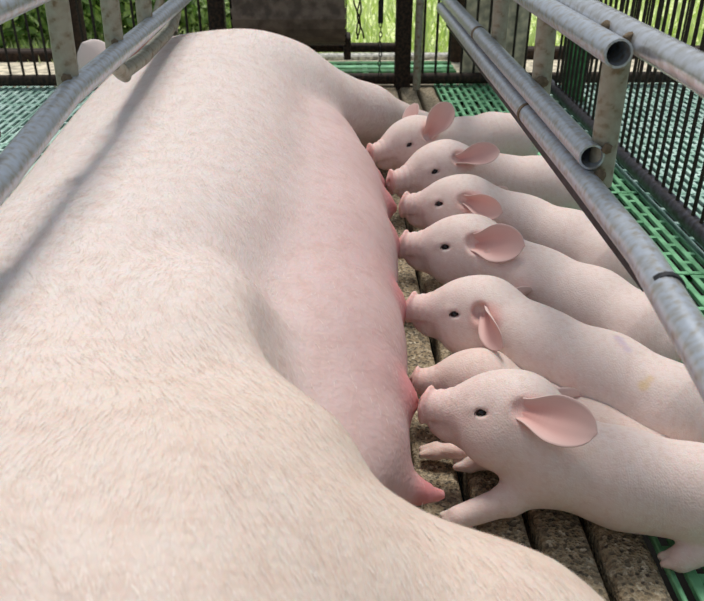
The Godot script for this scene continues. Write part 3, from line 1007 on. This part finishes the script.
# ------------------------------------------------------------------ pens
func build_crate() -> void:
	var r := thing("crate_side_frame", "galvanised pipe crate side standing over the piglets' rumps", "pen rail")
	part("rail", tube([V(0.322, 0.447, 2.40), V(0.322, 0.447, 1.6), V(0.324, 0.449, 0.95), V(0.316, 0.456, 0.70), V(0.296, 0.458, 0.50), V(0.270, 0.455, 0.25)], 0.0165, 18, true), M.pipe, r)
	part("rail", tube([V(0.326, 0.482, 3.22), V(0.326, 0.482, 2.0), V(0.326, 0.484, 0.925)], 0.0165, 18, true), M.pipe, r)
	part("rail", tube([V(0.320, 0.616, 3.22), V(0.320, 0.618, 2.0), V(0.320, 0.622, 0.875)], 0.0165, 18, true), M.pipe, r)
	part("rail", tube([V(0.354, 0.632, 3.22), V(0.354, 0.632, 1.3), V(0.356, 0.630, 0.75), V(0.352, 0.622, 0.3), V(0.35, 0.62, -0.22)], 0.0175, 20, true), M.pipe_shiny, r)
	part("sleeve", tube([V(0.3105, 0.4575, 0.626), V(0.3095, 0.4577, 0.618)], 0.0173, 18), M.dark_steel, r)
	part("sleeve", tube([V(0.326, 0.482, 1.785), V(0.326, 0.482, 1.768)], 0.0175, 18), M.crust, r)
	part("sleeve", tube([V(0.322, 0.448, 1.26), V(0.322, 0.448, 1.25)], 0.0172, 18), M.crust, r)
	for d in [0.945, 1.285, 1.66, 2.4]:
		part("post", tube([V(0.348, 0.440, d), V(0.344, 0.61, d)], 0.0165, 16), M.post, r)
	part("weld", lumps(V(0.343, 0.495, 0.925), 0.0065, 4), M.crust, r)
	part("weld", lumps(V(0.337, 0.463, 0.915), 0.0072, 5), M.crust, r)
	part("weld", lumps(V(0.338, 0.633, 0.90), 0.0072, 6), M.crust, r)
	part("weld", lumps(V(0.337, 0.632, 0.98), 0.008, 7), M.crust, r)
	part("weld", lumps(V(0.342, 0.497, 1.265), 0.010, 8), M.crust, r)
	# dark flat bar under the lower rail, with its feet
	var st := st_new()
	add_box(st, V(0.328, 0.424, 1.50), Vector3(0.010, 0.026, 1.60), 0.002)
	part("guard_bar", st_done(st), M.dark_steel, r)
	for d in [-0.22, 3.235]:
		part("leg", tube([V(0.345, 0.0, d), V(0.345, 0.62, d)], 0.0165, 14), M.post, r)
	part("tie", tube([V(0.345, 0.47, 0.25), V(0.345, 0.47, -0.22)], 0.0165, 14), M.post, r)

	var l := thing("crate_side_frame", "galvanised pipe crate side crossing the sow's back", "pen rail")
	part("rail", tube([V(-0.382, 0.524, 2.94), V(-0.382, 0.521, 1.6), V(-0.382, 0.522, 1.1), V(-0.374, 0.502, 0.82), V(-0.372, 0.492, 0.60), V(-0.372, 0.49, -0.1)], 0.0175, 18, true), M.pipe, l)
	part("rail", tube([V(-0.38, 0.672, 2.94), V(-0.38, 0.668, 1.2), V(-0.38, 0.664, 0.3)], 0.0165, 18, true), M.pipe, l)
	part("rail", tube([V(-0.388, 0.51, 1.37), V(-0.396, 0.475, 1.45), V(-0.397, 0.465, 1.62), V(-0.397, 0.468, 1.90), V(-0.395, 0.49, 2.0), V(-0.390, 0.54, 2.05)], 0.0145, 14, true), M.post, l)
	for d in [0.83, 1.15, 1.425, 1.68, 2.2]:
		part("post", tube([V(-0.396, 0.50, d), V(-0.390, 0.672, d)], 0.0165, 16), M.post, l)
	for d in [-0.08, 2.92]:
		part("leg", tube([V(-0.66, 0.0, d), V(-0.66, 0.30, d), V(-0.60, 0.46, d), V(-0.42, 0.51, d)], 0.0165, 14), M.post, l)
	part("weld", lumps(V(-0.388, 0.538, 1.128), 0.0078, 14), M.crust, l)
	part("weld", lumps(V(-0.388, 0.537, 1.405), 0.0065, 15), M.crust, l)
	part("weld", lumps(V(-0.384, 0.545, 0.84), 0.0084, 16), M.crust, l)

func build_fences() -> void:
	var b := thing("bar_fence", "dark rusty vertical bar fence across the far end", "fence")
	part("rail", tube([V(-2.45, 0.03, 3.30), V(2.45, 0.03, 3.30)], 0.024, 12), M.rust, b)
	part("rail", tube([V(-2.45, 1.05, 3.30), V(2.45, 1.05, 3.30)], 0.02, 12), M.rust, b)
	part("rail", tube([V(-0.43, 0.163, 3.30), V(0.27, 0.158, 3.30)], 0.020, 12), M.rust, b)
	for x in [-0.48, 0.288, 1.62, 2.4, -1.65, -2.4]:
		part("post", box_mesh(Vector3(0.066, 1.08, 0.06), 0.006), M.rust, b, V(x, 0.53, 3.30))
	var bar := tube([Vector3(0, 0.03, 0), Vector3(0, 1.05, 0)], 0.0055, 8)
	var x := -2.35
	while x < 2.4:
		if x < -0.51 or x > 0.33:
			part("bar", bar, M.rod, b, V(x, 0, 3.30))
		x += 0.0545

	var p := thing("bar_fence", "slim vertical bar partition beyond the right-hand crate rails", "fence")
	part("rail", tube([V(0.872, 0.05, 3.12), V(0.872, 0.05, 0.10)], 0.021, 14), M.lowpipe, p)
	part("rail", tube([V(0.872, 1.02, 3.12), V(0.872, 1.02, 0.10)], 0.018, 14), M.rust, p)
	var bar2 := tube([Vector3(0, 0.05, 0), Vector3(0, 1.02, 0)], 0.0052, 8)
	var d := 0.15
	while d < 3.05:
		part("bar", bar2, M.rod, p, V(0.872, 0, d))
		d += 0.0485
	part("post", box_mesh(Vector3(0.05, 1.05, 0.05), 0.005), M.rust, p, V(0.872, 0.53, 0.08))
	var g := thing("corner_post", "green painted corner post where the two bar fences meet", "post")
	part("shaft", box_mesh(Vector3(0.075, 1.08, 0.05), 0.006), M.green_post, g, V(0.955, 0.54, 3.07))
	part("foot_plate", box_mesh(Vector3(0.11, 0.012, 0.09), 0.003), M.green_post, g, V(0.955, 0.006, 3.07))

	# feed trough hung on the far fence
	var t := thing("feed_trough", "dark brown half-round feed trough hung on the far fence", "trough")
	var st := st_new()
	st.set_smooth_group(1)
	var prof := []
	for k in 13:
		var a := lerpf(-0.15, PI + 0.15, k / 12.0)
		prof.append(Vector2(-cos(a) * 0.14, 0.34 - sin(a) * 0.135))
	prof.push_front(Vector2(-0.15, 0.60))
	prof.push_back(Vector2(0.15, 0.60))
	for k in prof.size() - 1:
		var p0: Vector2 = prof[k]
		var p1: Vector2 = prof[k + 1]
		quad(st, V(-0.385, p0.y, 3.13 + p0.x), V(-0.378, p1.y, 3.13 + p1.x), V(0.040, p1.y, 3.13 + p1.x), V(0.046, p0.y, 3.13 + p0.x))
		quad(st, V(0.046, p0.y, 3.13 + p0.x * 0.95), V(0.040, p1.y + 0.006, 3.13 + p1.x * 0.95), V(-0.378, p1.y + 0.006, 3.13 + p1.x * 0.95), V(-0.385, p0.y, 3.13 + p0.x * 0.95))
	part("trough_shell", st_done(st), M.trough, t)
	for xx in [-0.382, 0.043]:
		var se := st_new()
		se.set_smooth_group(-1)
		for side in [-0.004, 0.004]:
			for k in prof.size() - 1:
				var tr := [V(xx + side, 0.45, 3.13), V(xx + side, prof[k].y, 3.13 + prof[k].x), V(xx + side, prof[k + 1].y, 3.13 + prof[k + 1].x)]
				if side < 0:
					tr.reverse()
				for q in tr:
					se.add_vertex(q)
		part("end_plate", st_done(se), M.trough, t)
	part("rim", tube([V(-0.39, 0.60, 2.985), V(0.05, 0.60, 2.985)], 0.010, 10), M.trough, t)
	for xx in [-0.30, 0.052]:
		part("bracket", box_mesh(Vector3(0.028, 0.085, 0.14), 0.004), M.rust, t, V(xx, 0.185, 3.205))

	var c := thing("hanging_chain", "dark chain with a weight hanging before the far fence", "chain")
	part("weight", tube([V(0.192, 0.50, 3.27), V(0.190, 0.262, 3.27)], 0.011, 10), M.dark_steel, c)
	for k in 11:
		var y := 0.255 - k * 0.0195
		var pts := []
		for q in 9:
			var a := TAU * q / 8
			var off := Vector3(cos(a) * 0.006, sin(a) * 0.0125, 0)
			pts.append(off if k % 2 == 0 else Vector3(0, off.y, off.x))
		part("link", tube(pts, 0.0022, 6), M.dark_steel, c, V(0.190 + 0.002 * sin(k * 1.3), y, 3.27))
	var rp := thing("frayed_rope", "frayed greenish rope dangling beside the dark trough", "rope")
	for k in 3:
		var pts := []
		for q in 12:
			var y := 0.50 - q * 0.027
			pts.append(V(0.082 + 0.012 * sin(q * 0.9 + k * 2.1) + 0.006 * k + q * 0.0015, y, 3.25 + 0.008 * cos(q * 0.9 + k * 2.1)))
		part("strand", tube(pts, 0.0035, 6), M.brown, rp)

	# low barrier of green boards behind the far fence, and the pale ledge on it
	var gb := thing("board_grating", "green plastic grating of long boards lying behind the far fence", "grating")
	for k in 4:
		part("board", box_mesh(Vector3(0.98, 0.016, 0.045), 0.003), M.green_post if k % 2 == 1 else M.green, gb, V(0.06, 0.012, 3.42 + k * 0.085))
	for xx in [-0.40, 0.0, 0.14, 0.50]:
		part("crosspiece", box_mesh(Vector3(0.026, 0.014, 0.31), 0.002), M.green_post, gb, V(xx, 0.009, 3.55))
	var w := structure("trim_1")
	part("walkway", box_mesh(Vector3(5.0, 0.12, 0.48), 0.006), M.beige, w, V(0, -0.062, 3.58))
	part("kerb", box_mesh(Vector3(1.60, 0.10, 0.09), 0.008), M.brown, w, V(-1.75, -0.005, 3.87))
	part("kerb", box_mesh(Vector3(1.70, 0.10, 0.09), 0.008), M.brown, w, V(1.65, -0.005, 3.87))
	part("kerb", box_mesh(Vector3(1.76, 0.09, 0.07), 0.008), M.pale, w, V(-0.07, -0.025, 3.86))
	var bw := thing("board_screen", "screen of upright beige boards behind the far fence", "screen")
	for k in 5:
		part("board", box_mesh(Vector3(0.052, 1.05, 0.018), 0.003), M.beige, bw, V(0.585 + k * 0.0545, 0.53, 3.40))
	part("crossbar", box_mesh(Vector3(0.28, 0.04, 0.015), 0.003), M.brown, bw, V(0.694, 0.9, 3.418))

# ------------------------------------------------------------------ outside
func leaf_mesh(l: float, w: float) -> ArrayMesh:
	var st := st_new()
	st.set_smooth_group(-1)
	var a := Vector3(0, 0, 0)
	var t := Vector3(0, l * 0.12, l)
	var p := Vector3(-w, l * 0.10, l * 0.45)
	var q := Vector3(w, l * 0.10, l * 0.45)
	var m := Vector3(0, 0.0, l * 0.5)
	for tr in [[a, m, p], [p, m, t], [a, q, m], [m, q, t]]:
		for v in tr:
			st.set_color(Color(1, 1, 1))
			st.add_vertex(v)
	return st_done(st)

func scatter(called: String, o: Node3D, mesh: Mesh, xf: Array, cl: Array) -> void:
	var mm := MultiMesh.new()
	mm.transform_format = MultiMesh.TRANSFORM_3D
	mm.use_colors = true
	mm.mesh = mesh
	mm.instance_count = xf.size()
	for k in xf.size():
		mm.set_instance_transform(k, xf[k])
		mm.set_instance_color(k, cl[k])
	var mi := MultiMeshInstance3D.new()
	mi.name = called
	mi.multimesh = mm
	mi.material_override = M.leaf
	mi.set_meta("kind", "stuff")
	o.add_child(mi, true)

func build_outside() -> void:
	var gr := structure("ground")
	part("soil", box_mesh(Vector3(40, 0.3, 26), 0.02), M.soil, gr, V(0, -0.27, 16.7))
	rng.seed = 9
	var blade := leaf_mesh(0.10, 0.006)
	var xf := []
	var cl := []
	for k in 16000:
		var d := 3.8 + pow(rng.randf(), 1.5) * 7.0
		var x := rng.randf_range(-1.0, 1.0) * (1.0 + d * 0.55)
		var up := Vector3(rng.randfn() * 0.35, 1, rng.randfn() * 0.35).normalized()
		var sd := up.cross(Vector3(rng.randfn(), 0, rng.randfn())).normalized()
		var s := rng.randf_range(0.6, 1.6)
		xf.append(Transform3D(Basis(sd, up.cross(sd) * -1.0, up) * s, V(x, -0.12, d)))
		cl.append(Color(0.62, 0.72, 0.30).lerp(Color(0.92, 0.93, 0.66), rng.randf()))  # blades bleached: harsh outdoor sunlight is put into their colour
	var gt := Node3D.new()
	gt.name = "grass"
	add_child(gt)
	gt.set_meta("label", "yellow-green grass with sunlight bleached into its colour, outside beyond the far fence")
	gt.set_meta("category", "grass")
	gt.set_meta("kind", "stuff")
	scatter("grass_blades", gt, blade, xf, cl)
	var leaf := leaf_mesh(0.055, 0.016)
	var names := ["leafy green shrub behind the fence at the far left edge", "dark green shrub behind the left fence bars", "shrub with pale leaves left of the brown shed post", "shrub between the shed post and the sow's ear", "light green shrub just left of the feed trough", "tall back shrub in the left corner"]
	var spots := [[-2.55, 4.9, 0.55, 0.8, 0], [-2.0, 4.6, 0.5, 0.62, 0], [-1.55, 4.9, 0.45, 0.6, 1], [-1.1, 5.0, 0.42, 0.5, 1], [-0.62, 5.0, 0.4, 0.42, 2], [-2.3, 5.9, 0.8, 1.2, 0]]
	for i in spots.size():
		var s: Array = spots[i]
		var o := thing("shrub", names[i], "shrub", "shrubs outside the far fence")
		for q in 5:
			var a := TAU * q / 5 + i
			part("stem", tube([V(s[0], -0.14, s[1]), V(s[0] + cos(a) * s[2] * 0.3, s[3] * 0.4, s[1] + sin(a) * s[2] * 0.3), V(s[0] + cos(a) * s[2] * 0.5, s[3] * 0.85, s[1] + sin(a) * s[2] * 0.5)], 0.008, 6), M.brown, o)
		xf = []
		cl = []
		for k in 2600:
			var dir := Vector3(rng.randfn(), rng.randfn(), rng.randfn()).normalized()
			var rr := pow(rng.randf(), 0.4)
			var p := V(s[0], s[3] * 0.42 - 0.05, s[1]) + dir * Vector3(s[2], s[3] * 0.55, s[2]) * rr
			if p.y < -0.1:
				p.y = rng.randf_range(-0.1, 0.1)
			var up := (dir + Vector3(rng.randfn(), rng.randfn() + 0.6, rng.randfn()) * 0.7).normalized()
			var sd := up.cross(Vector3(rng.randfn(), rng.randfn(), rng.randfn())).normalized()
			xf.append(Transform3D(Basis(sd, up, sd.cross(up)) * rng.randf_range(0.7, 1.4), p))
			var c := Color(0.12, 0.22, 0.06).lerp(Color(0.36, 0.50, 0.18), rng.randf())
			if (s[4] == 2 and rng.randf() < 0.7) or rng.randf() < 0.12 + 0.2 * s[4]:
				c = Color(0.38, 0.50, 0.18).lerp(Color(0.55, 0.66, 0.30), rng.randf())
			cl.append(c)
		scatter("foliage", o, leaf, xf, cl)
	var tr := thing("shed_post", "thick brown wooden post outside behind the left pipe posts", "post")
	part("shaft", tube([V(-1.22, -0.14, 3.75), V(-1.215, 0.7, 3.75), V(-1.21, 2.2, 3.75)], 0.055, 12), M.brown, tr)
	var t2 := thing("shed_post", "brown wooden post outside right of the bright grass", "post")
	part("shaft", tube([V(0.60, -0.14, 3.80), V(0.598, 0.7, 3.80), V(0.60, 2.2, 3.80)], 0.045, 12), M.brown, t2)
	var t3 := thing("shed_post", "dark wooden post outside just left of the feed trough", "post")
	part("shaft", tube([V(-0.57, -0.14, 3.85), V(-0.565, 0.7, 3.85), V(-0.57, 2.2, 3.85)], 0.036, 12), M.brown, t3)

func _ready() -> void:
	var cam := Camera3D.new()
	cam.name = "camera"
	cam.fov = 43.15
	cam.near = 0.02
	cam.far = 200.0
	cam.rotation_order = EULER_ORDER_YXZ
	cam.position = V(0, 0.80, 0)
	cam.rotation_degrees = Vector3(-29.4, -1.28, 0)
	var at := CameraAttributesPhysical.new()
	at.frustum_focal_length = 30.35
	at.frustum_focus_distance = 1.25
	at.exposure_aperture = 8.0
	cam.attributes = at
	add_child(cam)
	cam.fov = 43.15
	var we := WorldEnvironment.new()
	we.name = "environment"
	var env := Environment.new()
	var sky := Sky.new()
	var sm := ProceduralSkyMaterial.new()
	sm.sky_top_color = Color(0.80, 0.86, 0.93)
	sm.sky_horizon_color = Color(0.95, 0.96, 0.95)
	sm.ground_horizon_color = Color(0.60, 0.62, 0.55)
	sm.ground_bottom_color = Color(0.40, 0.40, 0.36)
	sm.sky_energy_multiplier = 0.78
	sky.sky_material = sm
	env.background_mode = Environment.BG_SKY
	env.sky = sky
	env.tonemap_mode = Environment.TONE_MAPPER_LINEAR
	env.tonemap_exposure = 0.92
	env.sdfgi_enabled = true
	env.ssao_enabled = true
	env.ssil_enabled = true
	we.environment = env
	add_child(we)
	var sun := DirectionalLight3D.new()
	sun.name = "hazy_sun"
	sun.light_color = Color(1.0, 0.985, 0.965)
	sun.light_energy = 0.95
	sun.light_angular_distance = 18.0
	sun.shadow_enabled = true
	add_child(sun)
	sun.look_at_from_position(Vector3(-0.02, 0.95, -0.46), Vector3.ZERO, Vector3.UP)

	make_materials()
	build_floor()
	build_crate()
	build_fences()
	animals()
	build_outside()
